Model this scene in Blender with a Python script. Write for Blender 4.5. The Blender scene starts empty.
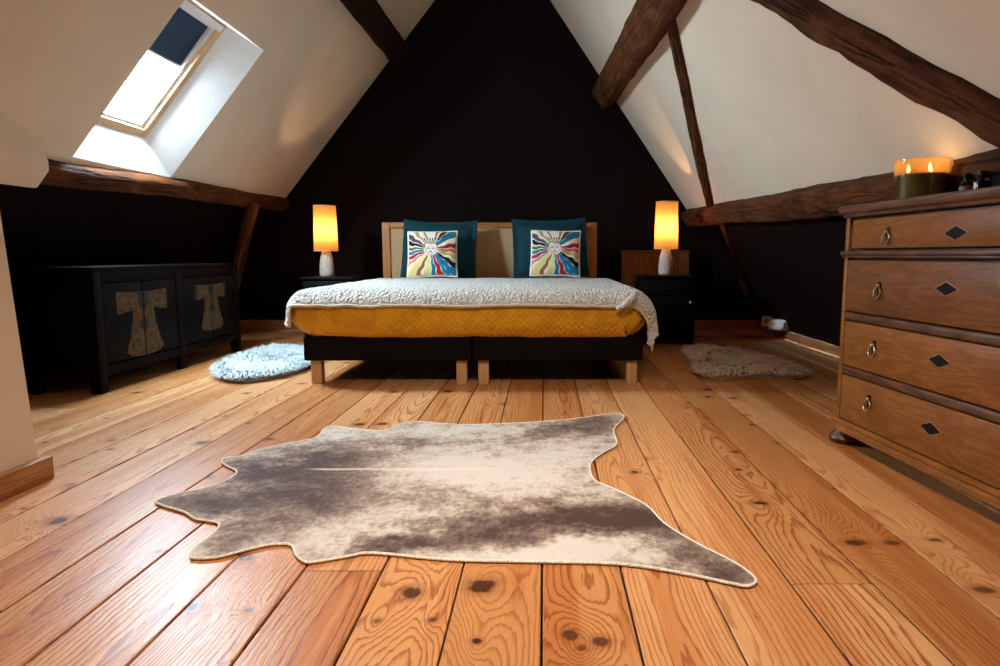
import bpy, bmesh, math, random
from mathutils import Vector, Matrix, noise
random.seed(7)
D = bpy.data
SC = bpy.context.scene
COL = SC.collection
R = math.radians

# ------------------------------------------------------------------ camera, world, light, exposure
cam = D.cameras.new('camera'); camo = D.objects.new('camera', cam); COL.objects.link(camo)
camo.location = (0, 0, .69)
camo.rotation_euler = (R(90) - math.atan(78 / 652), 0, 0)
cam.sensor_width = 36; cam.lens = 36 * .652; cam.shift_x = -.044; cam.clip_start = .02
SC.camera = camo
vs = SC.view_settings
vs.view_transform = 'Standard'; vs.look = 'None'; vs.gamma = 1; vs.use_curve_mapping = False
vs.exposure = 0.0
SKY = 265.0
w = D.worlds.new('sky'); SC.world = w; w.use_nodes = True
bg = w.node_tree.nodes['Background']; bg.inputs[0].default_value = (.67, .86, 1, 1); bg.inputs[1].default_value = SKY


def light(name, kind, loc, energy, color, rot=(0, 0, 0), **kw):
    l = D.lights.new(name, kind); l.energy = energy; l.color = color
    for k, v in kw.items():
        if k == 'portal': l.cycles.is_portal = True
        else: setattr(l, k, v)
    o = D.objects.new(name, l); COL.objects.link(o); o.location = loc; o.rotation_euler = rot
    return o


WARM = (1, .62, .3)
FILL_W = 23
light('added_warm_fill', 'AREA', (-.10, .25, 2.95), FILL_W, (1, .84, .68), (R(27), 0, 0), shape='DISK', size=.35, spread=R(66))  # warm fill added to brighten the near floorboards, no such lamp in the room

# room constants (metres; y runs along the floor boards to the black gable)
YB, YF = 6.0, -2.6
ZR = 3.57
XRID = -.408
def XL(z): return -2.314 + .8141 * (z - 1.229)
def XR(z): return 1.277 - .6882 * (z - 1.122)
NL = Vector((.7755, 0, -.6313)); NR = Vector((-.8238, 0, -.5669))


# ------------------------------------------------------------------ node helper
class NT:
    def __init__(s, name):
        s.m = D.materials.new(name); s.m.use_nodes = True; s.t = s.m.node_tree; s.n = s.t.nodes
        s.p = s.n['Principled BSDF']; s.out = s.n['Material Output']
    def new(s, typ, **kw):
        n = s.n.new(typ)
        for k, v in kw.items(): setattr(n, k, v)
        return n
    def put(s, sock, v):
        if isinstance(v, bpy.types.NodeSocket): s.t.links.new(v, sock)
        elif isinstance(v, (tuple, list)) and len(v) == 3 and sock.type == 'RGBA': sock.default_value = (*v, 1)
        else: sock.default_value = v
    def m_(s, op, a, b=None, c=None, clamp=False):
        n = s.new('ShaderNodeMath', operation=op); n.use_clamp = clamp
        for i, v in enumerate((a, b, c)):
            if v is not None: s.put(n.inputs[i], v)
        return n.outputs[0]
    def vm(s, op, a, b=None):
        n = s.new('ShaderNodeVectorMath', operation=op); s.put(n.inputs[0], a)
        if b is not None: s.put(n.inputs[1], b)
        return n.outputs['Value'] if op in ('LENGTH', 'DISTANCE', 'DOT_PRODUCT') else n.outputs[0]
    def xyz(s, v):
        n = s.new('ShaderNodeSeparateXYZ'); s.put(n.inputs[0], v); return n.outputs
    def cxyz(s, x, y, z=0.0):
        n = s.new('ShaderNodeCombineXYZ')
        for i, v in enumerate((x, y, z)): s.put(n.inputs[i], v)
        return n.outputs[0]
    def attr(s, name):
        n = s.new('ShaderNodeAttribute'); n.attribute_name = name; return n
    def obj(s): return s.new('ShaderNodeTexCoord').outputs['Object']
    def noise(s, vec, scale, detail=3, rough=.55, dist=0, col=False):
        n = s.new('ShaderNodeTexNoise'); s.put(n.inputs['Vector'], vec); s.put(n.inputs['Scale'], scale)
        n.inputs['Detail'].default_value = detail; n.inputs['Roughness'].default_value = rough; n.inputs['Distortion'].default_value = dist
        return n.outputs['Color' if col else 'Fac']
    def voro(s, vec, scale, feature='F1', rnd=1.0, out='Distance'):
        n = s.new('ShaderNodeTexVoronoi', feature=feature); s.put(n.inputs['Vector'], vec); n.inputs['Scale'].default_value = scale
        n.inputs['Randomness'].default_value = rnd
        return n.outputs[out] if isinstance(out, str) else [n.outputs[o] for o in out]
    def map(s, v, a, b, c=0.0, d=1.0, kind='SMOOTHSTEP'):
        n = s.new('ShaderNodeMapRange', interpolation_type=kind)
        for i, x in enumerate((v, a, b, c, d)): s.put(n.inputs[i], x)
        return n.outputs[0]
    def mix(s, f, a, b, mode='MIX'):
        n = s.new('ShaderNodeMix', data_type='RGBA', blend_type=mode); s.put(n.inputs[0], f); s.put(n.inputs[6], a); s.put(n.inputs[7], b)
        return n.outputs[2]
    def ramp(s, f, stops):
        n = s.new('ShaderNodeValToRGB'); e = n.color_ramp.elements
        while len(e) < len(stops): e.new(.5)
        for el, (p, c) in zip(e, stops): el.position = p; el.color = (*c, 1)
        s.put(n.inputs[0], f); return n.outputs[0]
    def bump(s, h, strength=.3, dist=.01):
        n = s.new('ShaderNodeBump'); n.inputs['Strength'].default_value = strength; n.inputs['Distance'].default_value = dist
        s.put(n.inputs['Height'], h); s.put(s.p.inputs['Normal'], n.outputs[0]); return n.outputs[0]
    def set(s, col=None, rough=None, metal=None, spec=None, **kw):
        P = s.p.inputs
        if col is not None: s.put(P['Base Color'], col)
        if rough is not None: s.put(P['Roughness'], rough)
        if metal is not None: s.put(P['Metallic'], metal)
        if spec is not None: s.put(P['Specular IOR Level'], spec)
        for k, v in kw.items(): s.put(P[k.replace('_', ' ')], v)
        return s


# ------------------------------------------------------------------ materials
def plain(name, col, rough=.6, spec=.4, var=.12, scale=30, bump=.08, bscale=None, metal=0, **kw):
    s = NT(name); o = s.obj()
    n = s.noise(o, scale, 4)
    c = s.mix(s.map(n, .3, .7), tuple(x * (1 - var) for x in col), tuple(min(1, x * (1 + var)) for x in col))
    s.set(c, rough, metal, spec, **kw)
    if bump: s.bump(s.noise(o, bscale or scale * 2, 4), bump, .004)
    return s.m


def wood(name, dark, mid, lightc, rings=60, rough=.5, spec=.4, bump=.25, contrast=1.0, blotch=.35, stretch=14, crack=0):
    """timber with grain along local x of attribute lc"""
    s = NT(name); lc = s.attr('lc').outputs['Vector']
    x, y, z = s.xyz(lc)[:3]
    v = s.cxyz(s.m_('DIVIDE', x, stretch), y, z)
    warp = s.noise(v, 9, 2)
    d = s.m_('ADD', s.m_('ADD', s.m_('MULTIPLY', y, rings), s.m_('MULTIPLY', z, rings * .45)), s.m_('MULTIPLY', warp, 9))
    ring = s.m_('ADD', s.m_('MULTIPLY', s.m_('SINE', s.m_('MULTIPLY', d, 6.283)), .5), .5)
    fine = s.noise(v, 160, 5, .6)
    f = s.m_('ADD', s.m_('MULTIPLY', ring, .45 * contrast), s.m_('MULTIPLY', fine, .55))
    c = s.ramp(f, [(.15, dark), (.5, mid), (.85, lightc)])
    big = s.noise(lc, 5, 3)
    c = s.mix(s.m_('MULTIPLY', s.map(big, .42, .7), blotch), c, dark)
    h = s.m_('ADD', fine, s.m_('MULTIPLY', ring, .3))
    if crack:
        cv = s.cxyz(s.m_('DIVIDE', x, 22), y, z)
        ck = s.map(s.m_('ABSOLUTE', s.m_('SUBTRACT', s.noise(cv, 17, 3, .5), .5)), .004, .030, 1, 0)
        ck = s.m_('MULTIPLY', ck, s.map(s.noise(lc, 3.1, 2), .42, .58))
        c = s.mix(s.m_('MULTIPLY', ck, crack), c, tuple(q * .25 for q in dark))
        adze = s.noise(s.cxyz(s.m_('DIVIDE', x, 1.6), y, z), 26, 3)
        h = s.m_('ADD', s.m_('SUBTRACT', h, s.m_('MULTIPLY', ck, 1.2)), s.m_('MULTIPLY', adze, .9))
    s.set(c, rough, 0, spec)
    s.bump(h, bump, .004 if not crack else .010)
    return s.m


M = {}
M['plaster'] = plain('plaster', (.79, .65, .50), .85, .2, .03, 3, .12, 60)
M['black_paint'] = plain('black_wall_paint', (.0072, .0031, .0031), .8, .08, .1, 5, .15, 50)
M['old_beam'] = wood('old_oak_beam', (.035, .011, .004), (.185, .060, .019), (.38, .14, .048), 5, .8, .15, .9, .35, .6, 9, crack=.8)
M['dark_beam'] = wood('dark_oak_beam', (.010, .005, .003), (.036, .015, .008), (.075, .032, .015), 5, .85, .1, .8, .35, .5, 9, crack=.8)
M['pine_trim'] = wood('pine_skirting', (.26, .10, .035), (.46, .20, .075), (.56, .27, .11), 40, .45, .4, .15, .7, .3)
M['window_wood'] = wood('window_pine', (.62, .38, .20), (.76, .50, .29), (.82, .58, .36), 40, .4, .4, .1, .6, .1)
M['head_wood'] = wood('headboard_wood', (.22, .07, .016), (.42, .155, .038), (.54, .22, .06), 50, .5, .35, .15, .8, .3)
M['leg_wood'] = wood('leg_beech', (.50, .27, .12), (.62, .36, .18), (.70, .44, .24), 50, .5, .35, .1, .6, .1)
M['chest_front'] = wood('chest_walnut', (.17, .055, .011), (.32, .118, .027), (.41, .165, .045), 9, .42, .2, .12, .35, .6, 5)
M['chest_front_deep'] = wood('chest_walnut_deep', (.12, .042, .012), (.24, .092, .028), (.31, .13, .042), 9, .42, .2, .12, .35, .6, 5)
M['chest_dark'] = wood('chest_dark_walnut', (.05, .017, .007), (.125, .045, .016), (.20, .077, .027), 16, .4, .45, .2, .8, .5, 7)
M['plank'] = wood('plank_wood', (.07, .028, .011), (.17, .072, .028), (.25, .11, .045), 30, .6, .3, .3, .8, .3)
M['bed_base'] = plain('black_upholstery', (.006, .0045, .006), .9, .1, .2, 300, .3, 500)
M['black_lacquer'] = plain('black_lacquer', (.005, .0035, .004), .5, .1, .25, 12, .1, 40)
M['cab'] = wood('charcoal_lacquered_wood', (.0025, .0018, .0022), (.005, .004, .0047), (.009, .0075, .008), 20, .6, .07, .25, .7, .4)
M['teal'] = plain('teal_cotton', (.004, .036, .048), .85, .2, .2, 60, .25, 500)
M['white_plastic'] = plain('white_plastic', (.82, .80, .77), .35, .5, .02, 20, 0)
M['white_paint'] = plain('white_window_paint', (.85, .84, .82), .4, .4, .02, 20, 0)
M['lining'] = plain('white_window_lining', (.88, .88, .87), .7, .2, .02, 8, .05, 60)
M['blind'] = plain('navy_blind', (.022, .045, .085), .8, .2, .1, 200, .2, 600)
M['metal'] = plain('aged_brass', (.42, .30, .20), .3, .5, .3, 80, .1, 200, 1)
M['dark_metal'] = plain('dark_iron', (.02, .015, .014), .45, .5, .3, 80, .1, 200, .7)
M['black_cord'] = plain('black_cord', (.01, .008, .008), .5, .4, .1, 50, 0)
M['inlay'] = plain('ebony_inlay', (.012, .007, .006), .6, .1, .2, 80, 0)
M['inlay_edge'] = plain('pale_inlay_edge', (.33, .17, .08), .45, .4, .2, 80, 0)
M['ceramic'] = plain('speckled_stone_base', (.62, .50, .42), .7, .3, .25, 90, .2, 200)
M['wax'] = plain('green_wax', (.085, .11, .035), .5, .4, .3, 25, .1, 60, Subsurface_Weight=.2)
M['fig_gold'] = None
M['fig_dark'] = plain('dark_robe_trim', (.018, .013, .012), .6, .3, .2, 60, 0)
M['label_tan'] = plain('tan_label', (.30, .19, .14), .7, .3, .15, 90, 0)
M['shade_rim'] = plain('shade_rim', (.55, .36, .18), .7, .2, .1, 60, 0)


def mat_glass(name, tint, rough=.03, amount=.12, diffuse=0.0, edge=.5):
    s = NT(name); n = s.n
    tr = n.new('ShaderNodeBsdfTransparent'); tr.inputs[0].default_value = (*tint, 1)
    gl = n.new('ShaderNodeBsdfGlossy'); gl.inputs['Roughness'].default_value = rough
    fr = n.new('ShaderNodeLayerWeight'); fr.inputs[0].default_value = .35
    mx = n.new('ShaderNodeMixShader'); s.put(mx.inputs[0], s.m_('ADD', s.m_('MULTIPLY', s.m_('POWER', fr.outputs['Facing'], 4), edge), amount, clamp=True))
    s.t.links.new(tr.outputs[0], mx.inputs[1]); s.t.links.new(gl.outputs[0], mx.inputs[2])
    last = mx
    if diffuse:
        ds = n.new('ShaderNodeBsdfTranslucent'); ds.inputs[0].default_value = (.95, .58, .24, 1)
        m2 = n.new('ShaderNodeMixShader'); s.put(m2.inputs[0], s.map(s.xyz(s.obj())[2], .080, .096, .04, diffuse))  # amber above the wax level puts candle glow into the glass colour
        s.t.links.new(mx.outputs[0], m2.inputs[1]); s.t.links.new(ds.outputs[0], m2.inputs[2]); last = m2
    s.t.links.new(last.outputs[0], s.out.inputs[0]); return s.m


M['pane'] = mat_glass('window_glass', (.97, .98, .98), .02, .04, edge=.2)
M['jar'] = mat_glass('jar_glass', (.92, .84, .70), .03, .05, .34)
M['bottle_dark'] = plain('dark_bottle_glass', (.006, .005, .006), .08, .6, .1, 20, 0)


def mat_emit(name, col, st):
    s = NT(name); s.set((0, 0, 0), 1, Emission_Color=col, Emission_Strength=st); return s.m


M['flame'] = mat_emit('candle_flame', (1, .62, .22), 22)
M['bulb'] = mat_emit('lamp_bulb', (1, .66, .3), 12)


def mat_shade():
    s = NT('linen_shade'); n = s.n; o = s.obj(); x, y, z = s.xyz(o)[:3]
    weave = s.noise(s.cxyz(s.m_('MULTIPLY', x, 6), s.m_('MULTIPLY', y, 6), z), 60, 3)
    c = s.mix(s.map(weave, .3, .7), (.36, .165, .045), (.50, .265, .085))
    tr = n.new('ShaderNodeBsdfTranslucent'); s.put(tr.inputs[0], c)
    df = n.new('ShaderNodeBsdfDiffuse'); s.put(df.inputs[0], c)
    mx = n.new('ShaderNodeMixShader'); mx.inputs[0].default_value = .35
    s.t.links.new(tr.outputs[0], mx.inputs[1]); s.t.links.new(df.outputs[0], mx.inputs[2]); s.t.links.new(mx.outputs[0], s.out.inputs[0])
    return s.m


M['shade'] = mat_shade()


def mat_cover():
    s = NT('mustard_quilted_cover'); lc = s.attr('lc').outputs['Vector']; x, y, z = s.xyz(lc)[:3]
    k = 3.14159 / .036
    a = s.m_('ABSOLUTE', s.m_('SINE', s.m_('MULTIPLY', s.m_('ADD', x, y), k)))
    b = s.m_('ABSOLUTE', s.m_('SINE', s.m_('MULTIPLY', s.m_('SUBTRACT', x, y), k)))
    q = s.m_('POWER', s.m_('MULTIPLY', a, b), .45)
    n = s.noise(s.obj(), 14, 3)
    c = s.mix(s.map(n, .3, .7), (.68, .31, .010), (.84, .43, .018))
    c = s.mix(s.map(q, 0, .35), tuple(x * .75 for x in (.68, .31, .010)), c)
    s.set(c, .72, 0, .3, Sheen_Weight=.2, Sheen_Roughness=.4)
    s.bump(s.m_('ADD', q, s.m_('MULTIPLY', s.noise(s.obj(), 120, 3), .25)), .7, .007)
    return s.m


M['cover'] = mat_cover()


def mat_sherpa():
    s = NT('cream_sherpa_fleece'); o = s.obj()
    v = s.voro(o, 75); n = s.noise(o, 28, 4, .6)
    h = s.m_('ADD', s.m_('SUBTRACT', 1, v), n)
    c = s.mix(s.map(h, .7, 1.6), (.70, .65, .59), (.90, .87, .82))
    s.set(c, .95, 0, .1, Sheen_Weight=.4, Sheen_Roughness=.6)
    s.bump(h, 1.0, .018)
    return s.m


M['sherpa'] = mat_sherpa()
M['sherpa_edge'] = plain('fleece_binding', (.66, .55, .42), .9, .1, .1, 90, .3, 200)


def mat_cane():
    s = NT('woven_cane'); x, y, z = s.xyz(s.obj())[:3]
    k = 6.283 / .011
    a = s.m_('SINE', s.m_('MULTIPLY', x, k)); b = s.m_('SINE', s.m_('MULTIPLY', z, k))
    w_ = s.m_('ADD', s.m_('MULTIPLY', s.m_('MULTIPLY', a, b), .5), .5)
    n = s.noise(s.obj(), 60, 3)
    c = s.mix(s.m_('ADD', s.m_('MULTIPLY', w_, .6), s.m_('MULTIPLY', n, .4)), (.34, .20, .095), (.68, .46, .25))
    s.set(c, .75, 0, .2); s.bump(w_, .5, .004); return s.m


M['cane'] = mat_cane()


def mat_cushion():
    s = NT('printed_cotton'); c = s.attr('col').outputs['Color']
    s.set(c, .85, 0, .2); s.bump(s.noise(s.obj(), 400, 3), .25, .003); return s.m


M['print'] = mat_cushion()
def mat_robe():
    s = NT('worn_gold_painting'); o = s.obj()
    d = s.map(s.voro(o, 26, rnd=.6), .20, .42, 1, 0); n = s.noise(o, 34, 4, .65)
    c = s.mix(s.map(n, .3, .7), (.050, .031, .014), (.140, .092, .042))
    c = s.mix(s.m_('MULTIPLY', d, .6), c, (.022, .014, .010))
    s.set(c, .65, 0, .15); return s.m


M['fig_gold'] = mat_robe()


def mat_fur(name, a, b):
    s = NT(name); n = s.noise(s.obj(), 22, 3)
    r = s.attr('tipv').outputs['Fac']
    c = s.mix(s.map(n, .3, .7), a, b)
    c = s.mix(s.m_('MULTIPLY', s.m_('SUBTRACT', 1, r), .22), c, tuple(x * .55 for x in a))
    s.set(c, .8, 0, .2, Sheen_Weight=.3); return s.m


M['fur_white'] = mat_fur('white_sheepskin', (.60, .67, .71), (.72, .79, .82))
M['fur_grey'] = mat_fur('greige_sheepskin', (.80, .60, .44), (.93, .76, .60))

KN = [(-.271, 1.268, .024, 1), (-.130, 1.296, .030, 1.7), (-.121, 1.10, .010, 1.2), (-.213, 1.168, .009, .8), (-.317, 1.164, .008, .6),
      (.048, 1.118, .018, .9), (.102, 1.097, .017, .9), (.067, 1.079, .010, .7), (.75, 1.502, .020, 1), (.84, 1.502, .016, .8), (.605, 1.757, .017, 1.2),
      (.953, 1.519, .012, .8), (.915, 1.28, .018, .8), (.289, 1.475, .010, .9), (.291, 2.02, .014, 1), (.873, 2.769, .015, .8)]


def mat_floor():
    s = NT('varnished_pine_boards')
    P = s.new('ShaderNodeNewGeometry').outputs['Position']
    lc = s.attr('lc').outputs['Vector']; pr = s.attr('pr').outputs['Vector']
    u, v, _ = s.xyz(lc)[:3]; r1, r2, r3 = s.xyz(pr)[:3]
    # cathedral ring field
    uo = s.m_('ADD', u, s.m_('MULTIPLY', r1, 37.0))
    low = s.noise(s.cxyz(s.m_('MULTIPLY', uo, .55), s.m_('MULTIPLY', r2, 9), 0), 1.0, 2)
    low2 = s.noise(s.cxyz(s.m_('MULTIPLY', uo, 1.6), s.m_('MULTIPLY', v, 3), r3), 2.0, 3)
    v0 = s.m_('MULTIPLY', s.m_('SUBTRACT', r2, .5), .22)
    zz = s.m_('ADD', s.m_('MULTIPLY', s.m_('SUBTRACT', low, .3), .22), .004)
    dv = s.m_('ADD', s.m_('SUBTRACT', v, v0), s.m_('MULTIPLY', s.m_('SUBTRACT', low2, .5), .035))
    rad = s.m_('SQRT', s.m_('ADD', s.m_('MULTIPLY', dv, dv), s.m_('MULTIPLY', zz, zz)))
    # knots: scattered ones
    kc = s.cxyz(uo, s.m_('ADD', v, s.m_('MULTIPLY', r3, 11.0)), 0)
    n = s.new('ShaderNodeTexVoronoi', feature='F1', voronoi_dimensions='2D'); s.put(n.inputs['Vector'], kc); n.inputs['Scale'].default_value = 4.2
    vd = s.m_('DIVIDE', n.outputs['Distance'], 4.2)
    cr, cg, cb = s.xyz(n.outputs['Color'])[:3]
    back = s.map(s.xyz(P)[1], 1.75, 2.0, 0, 1)
    left = s.map(s.xyz(P)[0], -.45, -.60, 0, 1)
    keep = s.m_('MULTIPLY', s.m_('GREATER_THAN', cr, .45), s.m_('MAXIMUM', back, left))
    kr = s.m_('ADD', .006, s.m_('MULTIPLY', s.m_('MULTIPLY', cg, cg), .019))
    wob = s.m_('ADD', .45, s.m_('MULTIPLY', s.noise(P, 34, 3), 1.1))
    q = s.m_('DIVIDE', s.m_('MULTIPLY', vd, wob), kr)
    g = s.m_('MULTIPLY', s.m_('EXPONENT', s.m_('MULTIPLY', s.m_('MULTIPLY', q, q), -.10)), keep)
    disturb = s.m_('MULTIPLY', g, .045)
    core = s.m_('MULTIPLY', s.map(q, .75, 1.2, 1, 0), keep)
    halo = s.m_('MULTIPLY', s.map(q, 1.0, 2.6, 1, 0), keep)
    # the named foreground knots
    for (kx, ky, rr, st) in KN:
        d = s.vm('SUBTRACT', P, (kx, ky, 0)); d0 = d; d = s.vm('MULTIPLY', d, ((.62 if kx > .5 else .9) / rr, (1.05 if kx > .5 else .85) / rr, 0)); dl = s.vm('LENGTH', s.vm('MULTIPLY', d0, (1 / rr, .36 / rr, 0)))
        q = s.m_('MULTIPLY', s.vm('LENGTH', d), wob)
        q2 = s.m_('MULTIPLY', q, q)
        e = s.m_('EXPONENT', s.m_('MULTIPLY', s.m_('MULTIPLY', dl, dl), -.20))
        disturb = s.m_('ADD', disturb, s.m_('MULTIPLY', e, .07 * rr / .02))
        core = s.m_('MAXIMUM', core, s.m_('MULTIPLY', s.map(q, .55, .95, 1, 0), min(1, st * .95)))
        halo = s.m_('MAXIMUM', halo, s.map(q, .8, 2.0, .8, 0))
    rad = s.m_('ADD', rad, disturb)
    f = s.m_('MULTIPLY', rad, s.m_('ADD', 75.0, s.m_('MULTIPLY', r3, 65)))
    f = s.m_('ADD', f, s.m_('MULTIPLY', s.noise(s.cxyz(s.m_('MULTIPLY', uo, 2.0), s.m_('MULTIPLY', v, 30), r1), 4, 2), .8))
    fr = s.m_('FRACT', f)
    line = s.m_('MULTIPLY', s.map(fr, .50, .93), s.map(fr, .94, 1.0, 1, 0))
    fine = s.noise(s.cxyz(s.m_('MULTIPLY', uo, 3.0), s.m_('MULTIPLY', v, 140), r1), 3.0, 4, .6)
    tone = s.ramp(s.m_('ADD', s.m_('MULTIPLY', r1, .7), s.m_('MULTIPLY', s.noise(s.cxyz(s.m_('MULTIPLY', uo, 1.2), s.m_('MULTIPLY', v, 5), r2), 2, 3), .3)),
                  [(.1, (.46, .185, .057)), (.5, (.61, .290, .108)), (.9, (.74, .42, .205))])
    dark = s.mix(1.0, tone, (.44, .25, .145), 'MULTIPLY')
    c = s.mix(s.m_('MULTIPLY', line, s.m_('ADD', .50, s.m_('MULTIPLY', r2, .5))), tone, dark)
    c = s.mix(s.map(fine, .35, .75, 0, .22), c, dark)
    heart = s.map(s.noise(s.cxyz(s.m_('MULTIPLY', uo, .35), s.m_('MULTIPLY', s.m_('ADD', v, r2), 9), r3), 1.6, 2), .48, .64, 0, .75)
    c = s.mix(heart, c, s.mix(1.0, c, (.80, .58, .40), 'MULTIPLY'))
    c = s.mix(s.m_('MULTIPLY', halo, .55), c, (.22, .065, .016))
    c = s.mix(core, c, s.mix(s.noise(P, 60, 2), (.028, .007, .003), (.11, .032, .010)))
    # small resin streaks and cracks
    st = s.noise(s.cxyz(s.m_('MULTIPLY', uo, 5.0), s.m_('MULTIPLY', v, 26), r2), 2.2, 2)
    c = s.mix(s.map(st, .70, .78, 0, .7), c, (.20, .07, .022))
    rgh = s.m_('ADD', .30, s.m_('MULTIPLY', s.noise(s.cxyz(s.m_('MULTIPLY', uo, 4), s.m_('MULTIPLY', v, 20), 0), 5, 3), .16))
    s.set(c, rgh, 0, .36)
    h = s.m_('ADD', s.m_('MULTIPLY', line, -.25), s.m_('MULTIPLY', s.noise(s.cxyz(s.m_('MULTIPLY', u, 3), s.m_('MULTIPLY', v, 12), r1), 6, 3), .8))
    s.bump(h, .22, .004)
    return s.m


M['floor'] = mat_floor()
M['under_floor'] = plain('dark_gap', (.012, .006, .004), 1, 0, .1, 10, 0)


def mat_hide():
    s = NT('mottled_cowhide'); P = s.xyz(s.obj()); x, y = P[0], P[1]
    o = s.cxyz(x, y, 0)
    wn = s.noise(o, 7, 5, .68, col=True)
    wv = s.vm('MULTIPLY', s.vm('SUBTRACT', wn, (.5, .5, .5)), (.26, .26, 0))
    p = s.vm('ADD', o, wv)
    def blobs(lst):
        acc = None
        for bx, by, rx, ry, a in lst:
            d = s.vm('MULTIPLY', s.vm('SUBTRACT', p, (bx, by, 0)), (1 / rx, 1 / ry, 0))
            l = s.vm('LENGTH', d); e = s.m_('MULTIPLY', s.m_('EXPONENT', s.m_('MULTIPLY', s.m_('MULTIPLY', l, l), -1)), a)
            acc = e if acc is None else s.m_('ADD', acc, e)
        return acc
    dark = blobs([(-.88, 2.00, .17, .13, 1.0), (-.72, 2.17, .20, .12, .9), (-.66, 1.92, .17, .14, .75), (-.84, 1.76, .22, .08, .7), (-.62, 1.72, .14, .13, .55), (-.93, 1.70, .16, .06, .55),
                  (-.50, 2.33, .16, .06, .55), (.10, 2.53, .17, .08, .9), (.20, 2.66, .12, .06, .7), (-.04, 2.42, .13, .06, .5),
                  (.06, 1.66, .22, .09, .95), (.24, 1.60, .17, .09, 1.0), (-.16, 1.56, .18, .09, .8), (-.30, 1.47, .14, .05, .8), (.33, 1.42, .10, .08, .8), (.40, 1.34, .06, .05, .7),
                  (-.74, 1.55, .10, .08, .45), (-.28, 1.80, .16, .08, .35), (-.42, 1.47, .10, .05, .5)])
    pale = blobs([(-.30, 2.05, .26, .18, 1.0), (-.10, 1.95, .22, .16, .8), (.12, 1.44, .22, .07, 1.3), (-.10, 1.42, .2, .05, .8), (-.52, 1.48, .10, .07, 1.1), (-.40, 1.62, .14, .08, .7), (-.85, 2.10, .05, .03, 1.2),
                  (-.60, 2.28, .09, .05, .7), (-.80, 2.48, .12, .08, .8), (-.3, 2.5, .3, .09, .7), (-.82, 1.47, .08, .05, .5), (.1, 2.2, .14, .14, .6)])
    fine = s.noise(s.cxyz(s.m_('MULTIPLY', x, 1.6), y, 0), 42, 5, .7)
    mid = s.noise(o, 14, 5, .7)
    hair = s.noise(s.cxyz(s.m_('MULTIPLY', x, .35), y, 0), 220, 3, .6)
    f = s.m_('ADD', s.m_('SUBTRACT', dark, s.m_('MULTIPLY', pale, .55)), s.m_('MULTIPLY', s.m_('SUBTRACT', mid, .5), 2.1))
    f = s.m_('ADD', f, s.m_('MULTIPLY', s.m_('SUBTRACT', fine, .5), 1.6))
    c = s.ramp(s.map(f, -.55, 1.15, kind='LINEAR'), [(.05, (.60, .55, .51)), (.28, (.47, .40, .34)), (.46, (.30, .23, .19)), (.68, (.165, .112, .093)), (.97, (.070, .041, .035))])
    # pale spine line
    sp = s.m_('MULTIPLY', s.map(s.m_('ABSOLUTE', s.m_('SUBTRACT', s.m_('SUBTRACT', y, 2.02), s.m_('MULTIPLY', s.noise(s.cxyz(x, 0, 0), 8, 2), .012))), .004, .014, 1, 0),
               s.m_('MULTIPLY', s.map(x, -.78, -.70), s.map(x, -.25, -.08, 1, 0)))
    c = s.mix(s.m_('MULTIPLY', sp, .65), c, (.72, .63, .52))
    c = s.mix(s.map(hair, .3, .7, 0, .18), c, s.mix(1, c, (.6, .56, .52), 'MULTIPLY'))
    s.set(c, .7, 0, .15)
    s.bump(s.m_('ADD', hair, s.m_('MULTIPLY', fine, .6)), .35, .004)
    return s.m


M['hide'] = mat_hide()
M['piping'] = plain('cream_stitched_edge', (.72, .66, .58), .8, .2, .3, 220, .3, 400)


# ------------------------------------------------------------------ mesh helpers
def finish(name, bm, mat, parent=None, smooth=True, angle=35, lc=None, attrs=None, mats=None):
    """link a bmesh as one object. lc: function(co)->local grain coordinates"""
    me = D.meshes.new(name); bm.normal_update(); bm.to_mesh(me); bm.free()
    for m in (mats or [mat]): me.materials.append(m)
    if smooth and len(me.polygons):
        me.polygons.foreach_set('use_smooth', [True] * len(me.polygons))
        if angle < 180: me.set_sharp_from_angle(angle=R(angle))
    a = me.attributes.new('lc', 'FLOAT_VECTOR', 'POINT')
    fl = []
    for vtx in me.vertices: fl += list(lc(vtx.co) if lc else vtx.co)
    a.data.foreach_set('vector', fl)
    for k, (typ, vals) in (attrs or {}).items():
        a = me.attributes.new(k, typ, 'POINT')
        a.data.foreach_set({'FLOAT_VECTOR': 'vector', 'FLOAT_COLOR': 'color', 'FLOAT': 'value'}[typ], vals)
    o = D.objects.new(name, me); COL.objects.link(o)
    if parent is not None: o.parent = parent
    return o


def tag(o, label=None, cat=None, group=None, kind=None):
    if label: o['label'] = label
    if cat: o['category'] = cat
    if group: o['group'] = group
    if kind: o['kind'] = kind
    return o


def thing(name, loc, label, cat, rz=0, group=None):
    o = D.objects.new(name, None); COL.objects.link(o); o.location = loc; o.rotation_euler = (0, 0, rz); o.empty_display_size = .1
    return tag(o, label, cat, group)


def add(bm, other, mat=None):
    me = D.meshes.new('tmp'); other.to_mesh(me); other.free(); bm.from_mesh(me); D.meshes.remove(me)


def box(x0, x1, y0, y1, z0, z1, bev=.003, seg=2, bm=None):
    b = bmesh.new()
    vs_ = [b.verts.new((x, y, z)) for z in (z0, z1) for y in (y0, y1) for x in (x0, x1)]
    for f in ((0, 2, 3, 1), (4, 5, 7, 6), (0, 1, 5, 4), (2, 6, 7, 3), (0, 4, 6, 2), (1, 3, 7, 5)): b.faces.new([vs_[i] for i in f])
    if bev: bmesh.ops.bevel(b, geom=b.edges[:], offset=bev, segments=seg, affect='EDGES', profile=.5)
    if bm is None: return b
    add(bm, b); return bm


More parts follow.
